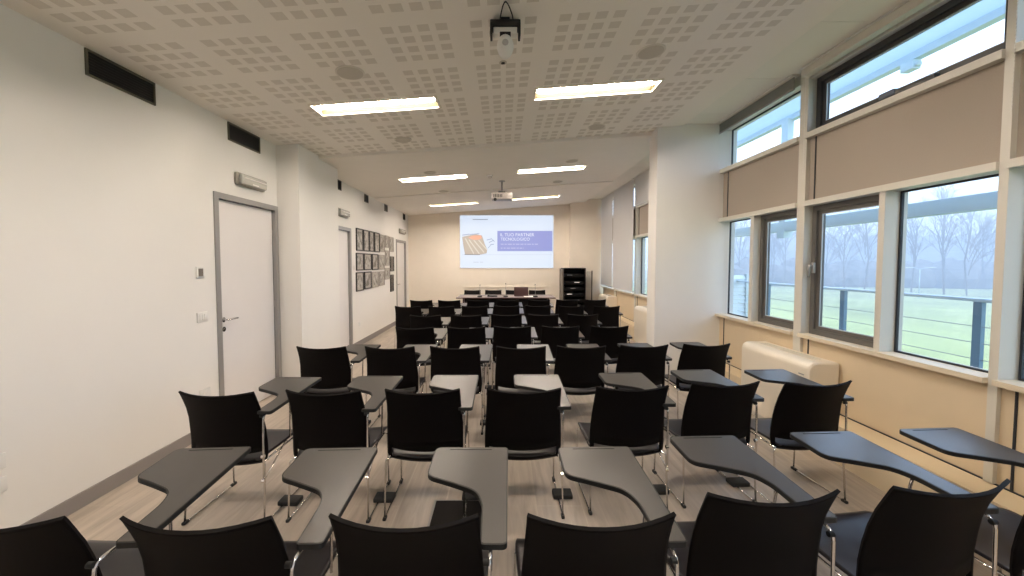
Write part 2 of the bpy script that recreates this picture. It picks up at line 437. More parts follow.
# fan coils
def fancoil(ya, yb, label, vent=True):
    o = thing('fan_coil_unit', (2.72, (ya+yb)/2, 0), label, 'heater', 'fan coil units along the window wall'); h = (yb-ya)/2
    k = MB()
    prof = [(-.12, .06), (-.12, .66)] + [(-.12+.07*(1-math.cos(t)), .675+.07*math.sin(t)) for t in [PI/2*i/6 for i in range(7)]] + [(.135, .745), (.145, .735), (.145, .06)]
    n = len(prof); ends = [(-h, -.02), (-h+.012, 0), (h-.012, 0), (h, -.02)]; vs = []
    for yy, ins in ends:
        for x, z in prof:
            cxx, czz = 0, .4; vs.append((x + (-ins if x < 0 else ins)*.5, yy, z + (ins*.5 if z > .4 else 0)))
    fs = [(i*n+j, i*n+(j+1) % n, (i+1)*n+(j+1) % n, (i+1)*n+j) for i in range(3) for j in range(n)] + [tuple(range(n))[::-1], tuple(range(3*n, 4*n))]
    k.add(vs, fs, False); c = k.build('casing', OFFW, o, fix=True)
    B(-.1235, -.12, -h+.05, -h+.11, .625, .635).build('badge', ALU, o)
    g = MB()
    for i in range(9): g.box(.0+.01*i, .004+.01*i, -h+.12, h-.12, .745, .749)
    g.build('outlet_grille', POSTM, o)
    B(-.09, .11, -h+.03, h-.03, 0, .06).build('foot', POSTM, o)
    return o
fancoil(3.28, 4.22, 'long ivory fan coil heater with rounded top beneath the nearest windows')
fancoil(9.75, 10.6, 'ivory fan coil heater below the rear roller blinds near the rack')
fancoil(6.75, 7.70, 'ivory fan coil heater half hidden behind the white pillar')

# ------------------------------------------------------------ doors in the left wall
hinge_n = [0]
def door(i, a, b, h):
    d = MB(); t = .055
    d.box(XL-.09, XL+.014, a, a+t, 0, h); d.box(XL-.09, XL+.014, b-t, b, 0, h); d.box(XL-.09, XL+.014, a+t, b-t, h-t, h)
    fr = struct(d.build('door_%d' % i, ALU))
    B(XL-.075, XL-.03, a+t+.006, b-t-.006, .008, h-t-.006).build('door_leaf', DOORM, fr)
    s = MB(); s.box(XL-.09, XL-.028, a+t, a+t+.006, 0, h-t); s.box(XL-.09, XL-.028, b-t-.006, b-t, 0, h-t); s.box(XL-.09, XL-.028, a+t, b-t, h-t-.006, h-t)
    s.build('door_seal', GASKET, fr)
    hy = a+t+.07; k = MB()
    k.disc((XL-.03, hy, 1.03), .025, .01, 20, 'x'); k.tube([(XL-.03, hy, 1.03), (XL+.025, hy, 1.03), (XL+.025, hy+.14, 1.03)], .009, fillet=.02)
    k.build('door_handle', CHROME, fr)
    MB().disc((XL-.03, hy, .935), .025, .01, 20, 'x').disc((XL-.022, hy, .935), .009, .006, 12, 'x').build('keyhole', CHROME, fr)
    q = MB()
    for z in (.25, 1.1, 1.95): q.tube([(XL-.02, b-t-.004, z-.04), (XL-.02, b-t-.004, z+.04)], .008)
    q.build('hinge', ALU, fr)
for i, (a, b, h) in enumerate(DOORS_L): door(i+1, a, b, h)

# ------------------------------------------------------------ things on the left wall
def vent(a, b, z0, z1, label, detail=True):
    o = thing('air_vent', (XL, (a+b)/2, (z0+z1)/2), label, 'air vent', 'air vents high on the left wall'); h = (b-a)/2; v = (z1-z0)/2
    k = MB(); ring(k, 0, .012, -h, h, -v, v, .014); k.build('frame', VENTF, o)
    B(0, .003, -h+.014, h-.014, -v+.014, v-.014).build('dark_opening', GRILLE, o)
    k = MB()
    for i in range(7):
        z = -v+.03+i*(2*v-.06)/6; k.add([(.003, -h+.014, z), (.003, h-.014, z), (.009, h-.014, z-.008), (.009, -h+.014, z-.008)], [(0,1,2,3)])
    k.build('louvre', GRILLE, o)
vent(2.63, 3.145, 2.84, 3.015, 'wide black wall vent nearest the camera, just under the ceiling')
vent(3.965, 4.475, 2.83, 3.01, 'wide black wall vent above the emergency light by the nearest door')
vent(6.40, 6.70, 2.82, 2.985, 'small dark wall vent right behind the projecting wall pier')
vent(7.82, 8.03, 2.81, 2.965, 'small dark wall vent above the first framed pictures')
vent(9.13, 9.36, 2.80, 2.96, 'small dark wall vent above the last framed pictures')
vent(10.82, 11.03, 2.785, 2.95, 'small dark wall vent beside the rear corner, above the farthest door')

def emergency(y0, y1, zc, label, lit=False):
    o = thing('emergency_light', (XL, (y0+y1)/2, zc), label, 'emergency light', 'emergency lights over the doors'); h = (y1-y0)/2
    MB().bbox(0, .035, -h, h, -.065, .065, .008).build('housing', mat('emergency_housing', (.33, .31, .27), .5), o)
    k = MB().bbox(.03, .075, -h+.02, h-.02, -.052, .05, .014)
    k.build('diffuser', mat('ribbed_diffuser', (.55, .54, .50), .2, bump=.6, bscale=80), o)
    MB().tube([(.079, -h+.05, .012), (.079, h-.05, .012)], .007).build('tube', mat('unlit_tube', (.85, .83, .8), .3), o)
    B(.074, .078, -.05, .05, -.04, -.028).build('label_strip', WHITEP, o)
emergency(4.045, 4.505, 2.468, 'ribbed grey emergency light above the nearest white door')
emergency(6.50, 6.92, 2.445, 'emergency light above the middle door behind the wall pier')
emergency(10.36, 10.90, 2.435, 'emergency light above the farthest door near the rear corner')

o = thing('thermostat', (XL, 3.545, 1.51), 'small grey framed thermostat on the wall left of the nearest door', 'thermostat')
MB().bbox(0, .012, -.045, .045, -.052, .052, .003).build('plate', WHITEP, o)
B(.012, .016, -.025, .025, -.035, .035).build('screen', mat('thermostat_grey', (.16, .14, .12), .4), o)
def plate(y0, z0, w_, h, name, label, cat, n, grp):
    o = thing(name, (XL, y0, z0), label, cat, grp)
    MB().bbox(0, .010, -w_/2, w_/2, -h/2, h/2, .003).build('plate', WHITEP, o)
    for i in range(n):
        yy = -w_/2+.02+(w_-.04)*(i+.5)/n; MB().bbox(.009, .014, yy-.011, yy+.011, -h/2+.018, h/2-.018, .002).build('rocker' if 'switch' in name else 'socket_insert', WHITEP, o)
SG = 'switches and sockets on the left wall'
plate(3.556, 1.10, .125, .09, 'light_switch', 'white three-gang light switch below the thermostat beside the nearest door', 'light switch', 3, SG)
plate(3.56, .39, .125, .085, 'wall_socket', 'white wall socket low beside the nearest door', 'socket', 2, SG)
plate(2.02, .51, .19, .085, 'wall_socket', 'upper white wall socket at the left edge of the picture', 'socket', 3, SG)
plate(2.02, .38, .19, .085, 'wall_socket', 'lower white wall socket at the left edge of the picture', 'socket', 3, SG)
plate(7.24, 1.50, .09, .09, 'light_switch', 'small white switch between the middle door and the framed pictures', 'light switch', 1, SG)
plate(9.93, 1.50, .09, .09, 'light_switch', 'small white switch between the framed pictures and the farthest door', 'light switch', 1, SG)
plate(7.46, .42, .10, .08, 'wall_socket', 'white wall socket low on the wall below the framed pictures', 'socket', 2, SG)

# framed pictures
def pic_mat(k):
    m = bpy.data.materials.new('print_%d' % k); m.use_nodes = True; n = m.node_tree; b = n.nodes['Principled BSDF']; b.inputs['Roughness'].default_value = .5
    t = n.nodes.new('ShaderNodeTexCoord'); mp = n.nodes.new('ShaderNodeMapping'); mp.inputs['Location'].default_value = (k*3.1, k*1.7, 0)
    z = n.nodes.new('ShaderNodeTexNoise'); z.inputs['Scale'].default_value = 9; z.inputs['Detail'].default_value = 6
    r = n.nodes.new('ShaderNodeValToRGB'); r.color_ramp.elements[0].position = .35; r.color_ramp.elements[1].position = .62
    r.color_ramp.elements[0].color = (.16, .14, .12, 1); r.color_ramp.elements[1].color = (.75, .72, .68, 1)
    n.links.new(t.outputs['Object'], mp.inputs[0]); n.links.new(mp.outputs[0], z.inputs[0]); n.links.new(z.outputs[0], r.inputs[0]); n.links.new(r.outputs[0], b.inputs[0]); return m
PMAT = [pic_mat(k) for k in range(5)]
GLZ = glass_mat('picture_glass', (.92, .92, .92), .05)
PANE = mat('picture_mount', (.62, .58, .53), .6)
pics = {'upper': [(7.334,7.677,2.25,1.822),(7.715,8.024,2.25,1.822),(8.052,8.325,2.25,1.825),(8.376,8.697,2.25,1.825),(8.735,9.06,2.23,1.842),(9.14,9.41,2.235,1.95),(9.46,9.796,2.225,1.86)],
        'middle': [(7.314,7.689,1.782,1.446),(7.723,8.145,1.782,1.446),(8.205,8.585,1.782,1.44),(8.647,9.036,1.775,1.44),(9.121,9.453,1.883,1.524),(9.506,9.822,1.75,1.382)],
        'lower': [(7.299,7.673,1.415,1.053),(7.736,8.128,1.415,1.064),(8.197,8.581,1.40,1.065),(8.655,9.02,1.40,1.078),(9.079,9.468,1.47,1.2),(9.515,9.77,1.30,.883)]}
ORD = ['first', 'second', 'third', 'fourth', 'fifth', 'sixth', 'seventh']
i = 0
for row, lst in pics.items():
    for k, (a, b, z1, z0) in enumerate(lst):
        dark = (row == 'upper' and k < 4) or (row == 'middle' and k < 3) or (row == 'lower' and k < 2)
        last = k == len(lst)-1 and row != 'upper'
        look = 'black-framed' if dark else ('small dark' if last else 'pale thin-framed')
        o = thing('framed_picture', (XL, (a+b)/2, (z0+z1)/2), '%s picture, %s from the camera in the %s row on the left wall' % (look, ORD[k], row), 'picture', 'framed pictures on the left wall')
        h, v = (b-a)/2, (z1-z0)/2
        q = MB(); ring(q, 0, .022, -h, h, -v, v, .022 if dark else .014); q.build('frame', PICBK if dark or last else PICGR, o)
        B(0, .008, -h+.014, h-.014, -v+.014, v-.014).build('mount', PANE if not last else PICBK, o)
        B(.008, .0095, -h+.05, h-.05, -v+.06, v-.06).build('print', PMAT[i % 5] if not last else RACKM, o)
        B(.013, .015, -h+.016, h-.016, -v+.016, v-.016).build('glass', GLZ, o)
        i += 1

# ------------------------------------------------------------ ceiling things
ROT = (0, -math.atan(SL), 0)
names = ['left light of the pair nearest the camera', 'right light of the pair nearest the camera', 'left light of the middle pair', 'right light of the middle pair', 'left light of the rear pair nearest the screen', 'right light of the rear pair nearest the screen', 'left light of the added unseen pair overhead of the front row', 'right light of the added unseen pair overhead of the front row']
for (cx, cy), nm in zip(LIGHTS, names):
    o = thing('ceiling_light', (cx, cy, cz(cx, cy)), 'long recessed twin-tube ceiling light, ' + nm, 'ceiling light', 'recessed twin-tube ceiling lights', ROT)
    hx, hy = LW/2+.002, LD/2+.002
    k = MB()
    # trough: slanted long sides, flat roof and ends
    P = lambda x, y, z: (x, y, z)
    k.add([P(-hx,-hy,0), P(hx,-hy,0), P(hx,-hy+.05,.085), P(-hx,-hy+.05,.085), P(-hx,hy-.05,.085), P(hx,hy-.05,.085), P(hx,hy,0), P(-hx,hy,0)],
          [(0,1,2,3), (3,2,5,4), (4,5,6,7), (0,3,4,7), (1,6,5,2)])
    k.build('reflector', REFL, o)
    k = MB(); f = .016
    k.box(-hx-f, hx+f, -hy-f, -hy+.002, -.008, .001); k.box(-hx-f, hx+f, hy-.002, hy+f, -.008, .001)
    k.box(-hx-f, -hx+.002, -hy, hy, -.008, .001); k.box(hx-.002, hx+f, -hy, hy, -.008, .001)
    k.build('trim_frame', mat('light_trim', (.75, .7, .6), .5), o)
    for yy in (-.055, .045):
        MB().tube([(-hx+.03, yy, .045), (hx-.03, yy, .045)], .018, 8).build('tube', tube_m, o)
    k = MB()
    for yy in (-.055, .045):
        for xx in (-hx+.016, hx-.016): k.box(xx-.014, xx+.014, yy-.016, yy+.016, .025, .085)
    k.build('lamp_holder', WHITEP, o)

def round_spk(x, y, r, label, name='ceiling_speaker', cat='speaker', grp='round ceiling speakers'):
    o = thing(name, (x, y, cz(x, y)), label, cat, grp, ROT)
    MB().disc((0, 0, -.008), r, .009, 36).build('rim', mat('speaker_rim', (.70, .66, .60), .6), o)
    MB().disc((0, 0, -.011), r*.88, .004, 36).build('grille', SPKM, o)
round_spk(-1.23, 3.205, .113, 'round ceiling speaker before the left light of the nearest pair')
round_spk(1.19, 3.214, .113, 'round ceiling speaker before the right light of the nearest pair')
round_spk(-1.243, 4.92, .105, 'round ceiling speaker behind the left light of the nearest pair')
round_spk(1.174, 4.95, .105, 'round ceiling speaker behind the right light of the nearest pair')
round_spk(-1.21, 6.53, .105, 'small round ceiling speaker before the left light of the middle pair')
round_spk(1.12, 6.42, .105, 'small round ceiling speaker before the right light of the middle pair')
round_spk(-1.24, 8.22, .105, 'small round ceiling speaker behind the left light of the middle pair')
round_spk(1.12, 8.05, .105, 'small round ceiling speaker behind the right light of the middle pair')
o = thing('smoke_detector', (-.235, 7.06, cz(-.235, 7.06)), 'small round smoke detector on the ceiling before the far projector', 'smoke detector', None, ROT)
MB().disc((0, 0, -.02), .055, .02, 24).build('base', WHITEP, o); MB().disc((0, 0, -.045), .03, .03, 24, r2=.045).build('sensor_head', mat('sensor_grey', (.5, .47, .43), .5), o)

# near ceiling device: black bracket, white body with rounded head
o = thing('ceiling_camera', (.015, 2.63, cz(0, 2.63)), 'white ceiling camera with rounded head hanging from a black bracket', 'camera')
MB().bbox(-.10, .10, -.02, .06, -.075, -.028, .006).bbox(-.03, .03, .0, .04, -.03, -.002, .004).bbox(-.10, -.085, -.03, .06, -.13, -.05, .004).bbox(.085, .10, -.03, .06, -.13, -.05, .004).build('bracket', RUBBER, o)
MB().tube([(-.035, .0, -.02), (-.03, -.06, -.03), (-.015, -.13, -.012), (.0, -.16, -.006), (.02, -.13, -.012), (.045, -.06, -.03), (.05, 0, -.02)], .004, fillet=.03).build('cable', RUBBER, o)
MB().bbox(-.078, .078, -.01, .05, -.115, -.05, .006).bbox(-.038, .038, 0, .05, -.20, -.11, .008).build('body', WHITEP, o)
MB().bbox(-.036, .036, -.014, 0, -.155, -.105, .003).build('slot', RUBBER, o)
k = MB(); ring_n = 24; rows = []
vs = []; fs = []
for j, (t, rr) in enumerate([(-.05, .3), (-.045, .7), (-.02, .95), (0, 1), (.03, .92), (.045, .6), (.05, .3)]):
    for a in range(ring_n):
        q = 2*PI*a/ring_n; vs.append((math.cos(q)*.055*rr, t-.01, -.20+math.sin(q)*.072*rr))
for j in range(6):
    for a in range(ring_n): fs.append((j*ring_n+a, j*ring_n+(a+1) % ring_n, (j+1)*ring_n+(a+1) % ring_n, (j+1)*ring_n+a))
fs += [tuple(range(ring_n)), tuple(range(6*ring_n, 7*ring_n))[::-1]]
k.add(vs, fs, True).build('rounded_head', WHITEP, o, fix=True)
MB().disc((0, -.064, -.20), .02, .006, 20, 'y').build('lens', mat('pale_lens', (.5, .48, .46), .25), o)
o = thing('cable_grommet', (.0, 3.22, cz(0, 3.22)), 'small dark cable outlet on the ceiling behind the white camera', 'cable outlet', None, ROT)
MB().disc((0, 0, -.006), .03, .006, 20).build('ring', SPKM, o); MB().disc((0, 0, -.009), .016, .006, 20).build('hole', GRILLE, o)

# far projector
o = thing('projector', (-.02, 7.6, 2.87), 'white projector hanging from the ceiling on a pole before the screen', 'projector')
MB().tube([(0, 0, .10), (0, 0, cz(0, 7.6)-2.87)], .018, 10).disc((0, 0, cz(0, 7.6)-2.885), .06, .012, 20).build('pole', ALU, o)
MB().bbox(-.07, .07, -.07, .07, .06, .10, .005).build('mount_plate', RUBBER, o)
MB().bbox(-.20, .20, -.14, .14, -.065, .06, .012).build('body', mat('projector_casing', (.33, .30, .28), .4), o)
MB().disc((-.13, -.17, -.075), .03, .03, 20, 'y').build('sensor', RUBBER, o)
MB().disc((.08, .14, 0), .04, .03, 20, 'y').build('lens', CLEAR, o)
k = MB()
for j in range(6): k.box(-.16+.03*j, -.145+.03*j, -.1425, -.14, -.03, .03)
k.build('air_slot', RUBBER, o)

# ------------------------------------------------------------ projected slide on the back wall
SX0, SX1, SZ0, SZ1 = -1.247, 1.463, 1.44, 2.963
YS = YF-.03
o = thing('projection_screen', ((SX0+SX1)/2, YF, (SZ0+SZ1)/2), 'large lit projection screen with a pale slide on the rear wall', 'screen')
def S(px, py): # slide pixel (zoomed crop 905x576 of the photo) to local
    return ((px-82)/(847-82)*(SX1-SX0)-(SX1-SX0)/2, (SZ1-SZ0)/2-(py-88)/(515-88)*(SZ1-SZ0))
def sq(px0, py0, px1, py1, y, mname, col, s, name, lab=None):
    x0, z1 = S(px0, py0); x1, z0 = S(px1, py1)
    ob = B(x0, x1, y, y+.001, z0, z1).build(name, emis(mname, col, s), o)
    if lab: ob['label'] = lab
    return ob
B(-(SX1-SX0)/2-.015, (SX1-SX0)/2+.015, -.028, -.001, -(SZ1-SZ0)/2-.015, (SZ1-SZ0)/2+.015).build('screen_panel', WALL, o)
sq(82, 88, 847, 515, -.030, 'slide_ground', (.74, .84, 1.0), .88, 'slide_ground')
sq(388, 213, 838, 378, -.032, 'slide_band', (.30, .36, .85), .72, 'slide_band', 'periwinkle blue text band')
sq(100, 405, 838, 408, -.032, 'slide_rule', (.6, .68, .9), .8, 'slide_rule')
sq(185, 118, 310, 123, -.032, 'slide_mark', (.16, .2, .3), .5, 'slide_logo')
for (a, b, c, d) in [(190, 465, 235, 470), (245, 465, 270, 470)]: sq(a, b, c, d, -.032, 'slide_note', (.6, .66, .8), .75, 'slide_footnote')
# photo on the slide: a sheaf of pale rods with an orange tip
def fan(name, pts, col, y, s=.75):
    vs = []; n = len(pts)
    for yy in (y, y+.001):
        for p in pts: a, c = S(*p); vs.append((a, yy, c))
    MB().add(vs, [tuple(range(n))[::-1], tuple(range(n, 2*n))] + [(i, (i+1) % n, (i+1) % n+n, i+n) for i in range(n)]).build(name, emis(name, col, s), o)
fan('slide_picture', [(98, 262), (150, 250), (215, 240), (262, 250), (285, 320), (305, 365), (300, 395), (255, 405), (122, 405), (110, 340)], (.60, .50, .40), -.0325, .8)
fan('slide_picture_orange', [(148, 268), (190, 252), (250, 250), (262, 270), (235, 284), (190, 284)], (1.0, .42, .26), -.034, .9)
for k_, (a, b) in enumerate([((120, 275), (190, 400)), ((150, 285), (235, 400)), ((190, 290), (275, 390)), ((230, 290), (300, 370))]):
    fan('slide_picture_streak', [a, (a[0]+10, a[1]-2), (b[0]+8, b[1]-4), b], (.82, .74, .62), -.0335, .85)
for k_, (a, b) in enumerate([((100, 245), (160, 236)), ((160, 240), (240, 232)), ((300, 285), (340, 275)), ((318, 305), (362, 285)), ((330, 322), (360, 318)), ((310, 350), (335, 325)), ((335, 270), (365, 300))]):
    fan('slide_sketch_line', [a, (a[0], a[1]+6), (b[0], b[1]+6), b], (.30, .38, .60), -.0335, .8)
for (a, b) in [((118, 402), (245, 404)),]: fan('slide_picture_base', [a, (a[0], a[1]+6), (b[0], b[1]+5), b], (.3, .26, .3), -.0336, .5)
tx = emis('slide_text', (.86, .92, 1), .95)
def text(body, px, py, width_px, height_px, name='slide_text'):
    cu = bpy.data.curves.new(name, 'FONT'); cu.body = body; cu.size = 1; cu.extrude = .0
    ob = bpy.data.objects.new(name, cu); COL.objects.link(ob)
    dg = bpy.context.evaluated_depsgraph_get(); me = bpy.data.meshes.new_from_object(ob.evaluated_get(dg))
    bpy.data.objects.remove(ob); bpy.data.curves.remove(cu)
    xs = [v.co.x for v in me.vertices]; ys = [v.co.y for v in me.vertices]
    w_ = width_px/(847-82)*(SX1-SX0); h_ = height_px/(515-88)*(SZ1-SZ0)
    x0, z0 = S(px, py+height_px)
    for v in me.vertices:
        v.co = Vector((x0+(v.co.x-min(xs))/(max(xs)-min(xs))*w_, -.034, z0+(v.co.y-min(ys))/(max(ys)-min(ys))*h_))
    me.materials.append(tx); t = bpy.data.objects.new(name, me); COL.objects.link(t); t.parent = o
text('IL TUO PARTNER', 412, 232, 278, 25); text('TECNOLOGICO', 415, 268, 238, 24)
for (a, b, c) in [(415, 725, 318), (415, 600, 350)]:
    x = a
    while x < b:
        wd = random.uniform(14, 44); wd = min(wd, b-x+4)
        fan('slide_small_text', [(x, c), (x, c+6), (x+wd, c+6), (x+wd, c)], (.66, .70, .98), -.0335, .8); x += wd+8
struct(B(-1.15, 1.25, YF-.03, YF, .875, .90).build('trim_7', BACKW))

# ------------------------------------------------------------ chairs with writing tablets
def backrest_mb():
    zs = [.835, .818, .78, .72, .65, .58, .50, .440, .418, .396, .378, .362]
    ys = [-.044, -.037, -.022, .002, .022, .034, .044, .050, .055, .060, .068, .084]
    hw = [.2260, .2258, .2260, .2280, .2320, .2370, .2400, .2410, .240, .238, .232, .216]
    us = [-1, -.95, -.89, -.8, -.6, -.4, -.2, 0, .2, .4, .6, .8, .89, .95, 1]
    n = len(zs)
    def fn(u, v):
        j = int(v); bow = .046 + .010*math.sin(PI*j/(n-1)) - .022*max(0, j-6)/(n-7)
        top = .016*(1-abs(u)**2.2)*max(0, 1-j/3)
        low = (.014*(1-u*u) if j >= 7 else 0)
        return (hw[j]*u, ys[j] + bow*abs(u)**2.0, zs[j]-top-low)
    def mask(i, j): return not (j in (7, 8) and 2 <= i <= len(us)-4)
    return MB().sheet(fn, us, list(range(n)), .011, mask)
def seat_mb():
    prof = [(.078, .376, .205), (.095, .387, .214), (.14, .396, .226), (.22, .401, .236), (.32, .405, .241), (.41, .410, .243), (.47, .405, .241), (.505, .391, .233), (.52, .373, .220)]
    us = [-1, -.93, -.8, -.5, -.2, 0, .2, .5, .8, .93, 1]
    def fn(u, v):
        y, z, hwd = prof[int(v)]; return (hwd*u, y-(.02*u*u if v > 5 else 0), z+.012*abs(u)**3-.006*(1-u*u))
    return MB().sheet(fn, us, list(range(len(prof))), .011)
TP = [(-.020, .705), (-.022, .478), (.075, .435), (.195, .375), (.226, .30), (.230, .095), (.310, .095), (.318, .705)]
TR = [.03, .035, .2, .06, .08, .012, .014, .012]
def tz(x, y): return .668 + (y-.08)*.041
def chair(label, group, tablet=True, connector=True, parent=None):
    o = thing('tablet_chair' if tablet else 'chair', (0,0,0), label, 'chair', group)
    backrest_mb().build('backrest', BLACKP, o)
    seat_mb().build('seat', SEATP, o)
    for s in (-1, 1):
        MB().tube([(s*.215, .43, .380), (s*.243, .445, .376), (s*.248, .455, .014)], .0058, 8, fillet=.02).build('leg', CHROME, o)
        MB().tube([(s*.215, .08, .374), (s*.243, .06, .372), (s*.248, .035, .014)], .0058, 8, fillet=.02).build('leg', CHROME, o)
        r = MB().tube([(s*.248, .455, .02), (s*.248, .45, .008), (s*.248, .04, .008), (s*.248, .033, .02)], .0058, 8, fillet=.01).build('runner', CHROME, o)
        MB().bbox(s*.248-.010, s*.248+.010, .425, .475, 0, .018, .004).build('glide', RUBBER, r)
        MB().bbox(s*.248-.010, s*.248+.010, .018, .058, 0, .018, .004).build('glide', RUBBER, r)
    k = MB()
    for s in (-1, 1): k.tube([(s*.226, .07, .376), (s*.226, .43, .382)], .0058)
    k.tube([(-.225, .12, .368), (.225, .12, .368)], .0058); k.tube([(-.225, .36, .372), (.225, .36, .372)], .0058)
    k.build('seat_frame', CHROME, o)
    if tablet:
        a = MB().tube([(.256, .045, .24), (.256, .045, .44), (.258, .05, tz(0, .09)-.014), (.262, .13, tz(0, .11)-.014), (.272, .40, tz(0, .4)-.014)], .0062, 8, fillet=.035)
        a.tube([(.262, .32, tz(0, .32)-.012), (.258, .33, .60), (.252, .335, .39)], .0062, 8, fillet=.02)
        a.tube([(.256, .045, .25), (.243, .30, .385)], .0045, 6)
        ar = a.build('arm_support', CHROME, o)
        MB().disc((.238, .05, .648), .010, .018, 16, 'x').build('pivot_knob', RUBBER, ar)
        MB().disc((.245, .045, .40), .012, .016, 12, 'x').disc((.245, .045, .25), .012, .016, 12, 'x').build('clamp', CHROME, ar)
        poly = fillet_poly(TP, TR)
        t = MB().prism([(x, y) for x, y in poly], .004, .010, tz).build('writing_tablet', TABM, o)
        cx_ = sum(p[0] for p in poly)/len(poly); cy_ = sum(p[1] for p in poly)/len(poly)
        # slightly larger black edge band beneath the laminate
        off = []
        n = len(poly)
        for i in range(n):
            a_, b_ = Vector(poly[i-1]), Vector(poly[(i+1) % n]); d = (b_-a_)
            nn = Vector((-d.y, d.x)).normalized() if d.length > 1e-6 else Vector((0, 0)); off.append((poly[i][0]+nn.x*ES, poly[i][1]+nn.y*ES))
        MB().prism(off, -.010, .0085, tz).build('edge_band', RUBBER, t)
        B(.045, .245, .684, .690, tz(0, .687)+.010, tz(0, .687)+.0112).build('pencil_groove', RUBBER, t)
        if connector:
            MB().bbox(.215, .345, .215, .30, .004, .034, .006).build('row_connector', RUBBER, o)
    return o
# orientation of TP decides which side is outward
area = sum(TP[i-1][0]*TP[i][1]-TP[i][0]*TP[i-1][1] for i in range(len(TP)))
ES = -.005 if area > 0 else .005
rowdesc = ['the row nearest the camera', 'the second row from the camera', 'the third row from the camera', 'the fourth row from the camera',
           'the fifth row from the camera', 'the sixth row from the camera', 'the row nearest the speakers\' table']
ROWS = [
 [(-1.546,1.14,-1),(-.923,1.14,0),(-.301,1.15,0),(.300,1.155,0),(.905,1.27,3),(1.56,1.32,5),(2.19,1.36,4)],
 [(-1.700,2.28,-1),(-1.08,2.31,0),(-.488,2.33,1),(.128,2.345,0),(.805,2.39,2),(1.432,2.47,4),(2.034,2.48,4)],
 [(-1.66,3.53,0),(-1.035,3.53,0),(-.443,3.54,0),(.166,3.54,0),(.722,3.56,1),(1.317,3.60,2),(1.925,3.65,3)],
 [(-1.05,4.60,0),(-.441,4.63,0),(.114,4.68,0),(.698,4.69,0),(1.295,4.69,1)],
 [(-1.138,5.68,0),(-.546,5.70,0),(.052,5.76,0),(.601,5.77,0),(1.19,5.77,0)],
 [(-1.675,6.83,0),(-1.085,6.83,0),(-.504,6.88,0),(.066,6.93,0),(.628,6.95,0),(1.217,6.90,0),(1.835,6.86,0)],
 [(-1.67,7.93,0),(-1.10,7.93,0),(-.514,7.99,0),(.104,8.05,0),(.749,8.06,0),(1.332,8.07,0),(1.915,8.08,0)]]
proto = None; proto_end = None
for r, row in enumerate(ROWS):
    for k_, (x, y, a) in enumerate(row):
        label = 'black tablet-arm chair, %s from the left in %s' % (ORD[k_], rowdesc[r])
        end = k_ == len(row)-1
        grp = 'tablet-arm chairs in rows'
        if not end:
            c = proto = chair(label, grp) if proto is None else None
            if c is None: pass
        if end:
            if proto_end is None: c = proto_end = chair(label, grp, connector=False)
            else: c = dup(proto_end)
        elif c is None: c = dup(first)
        else: first = c
        if not end: proto = first
        c['label'] = label
        for ch in [q for q in bpy.data.objects if q.parent == c and q.name.split('.')[0] in ('writing_tablet', 'arm_support')]:
            ch.location = (0, 0, 0); ch.rotation_euler = (0, 0, 0)
        if r == 1:
            for ch in [q for q in bpy.data.objects if q.parent == c and q.name.split('.')[0] in ('writing_tablet', 'arm_support')]: ch.location = (-.015, -.05, .026) if 'tablet' in ch.name else (-.01, 0, .024)
        if r == 0 and k_ in (0, 1, 5):                       # some tablets are swung a little on their pivots
            tw, tx_ = {0: (4, .045), 1: (2, .02), 5: (-3, .0)}[k_]
            for ch in [q for q in bpy.data.objects if q.parent == c and q.name.startswith('writing_tablet')]:
                ch.rotation_euler = (0, 0, math.radians(tw)); ch.location = (tx_, 0, 0)
        c.location = (x, y, 0); c.rotation_euler = (0, 0, math.radians(a + random.uniform(-.8, .8)))

# ------------------------------------------------------------ speakers' table
TY = 9.56
o = thing('conference_table', (.07, TY+.45, 0), 'long speakers\' table with lilac-grey top and dark red edge before the screen', 'table')
MB().bbox(-1.23, 1.23, -.45, .45, .712, .735, .004).build('edge_board', WOODT, o)
B(-1.215, 1.215, -.435, .435, .735, .7405).build('table_top', TABLETOP, o)
B(-1.03, 1.03, -.30, -.275, .28, .712).build('modesty_panel', RACKM, o)
for s in (-1, 1): MB().bbox(s*1.05-.02, s*1.05+.02, -.38, .38, .0, .712, .004).build('side_panel', WOODT, o)
proto_c = None
for k_, (x, d) in enumerate([(-.85, 'far left behind the speakers\' table'), (-.27, 'second from left behind the speakers\' table'), (.30, 'partly hidden by the laptop behind the speakers\' table'), (.95, 'far right behind the speakers\' table')]):
    lab = 'black chair facing the rows, ' + d
    if proto_c is None: c = proto_c = chair(lab, 'chairs behind the speakers\' table', tablet=False)
    else: c = dup(proto_c)
    c['label'] = lab; c.location = (x, 10.85, 0); c.rotation_euler = (0, 0, PI+random.uniform(-.05, .05))
o = thing('laptop', (.46, 9.93, .7405), 'open laptop with dark brown lid on the speakers\' table', 'laptop')
MB().bbox(-.18, .18, -.02, .22, 0, .018, .003).build('base', LAPM, o)
MB().bbox(-.18, .18, -.055, -.043, .01, .235, .004).build('lid', LAPM, o)
o = thing('paper_stack', (.66, 9.80, .7405), 'white sheets of paper beside the laptop on the speakers\' table', 'paper')
MB().box(-.13, .13, -.10, .15, 0, .006).build('sheet', PAPER, o); 
o['category'] = 'paper'
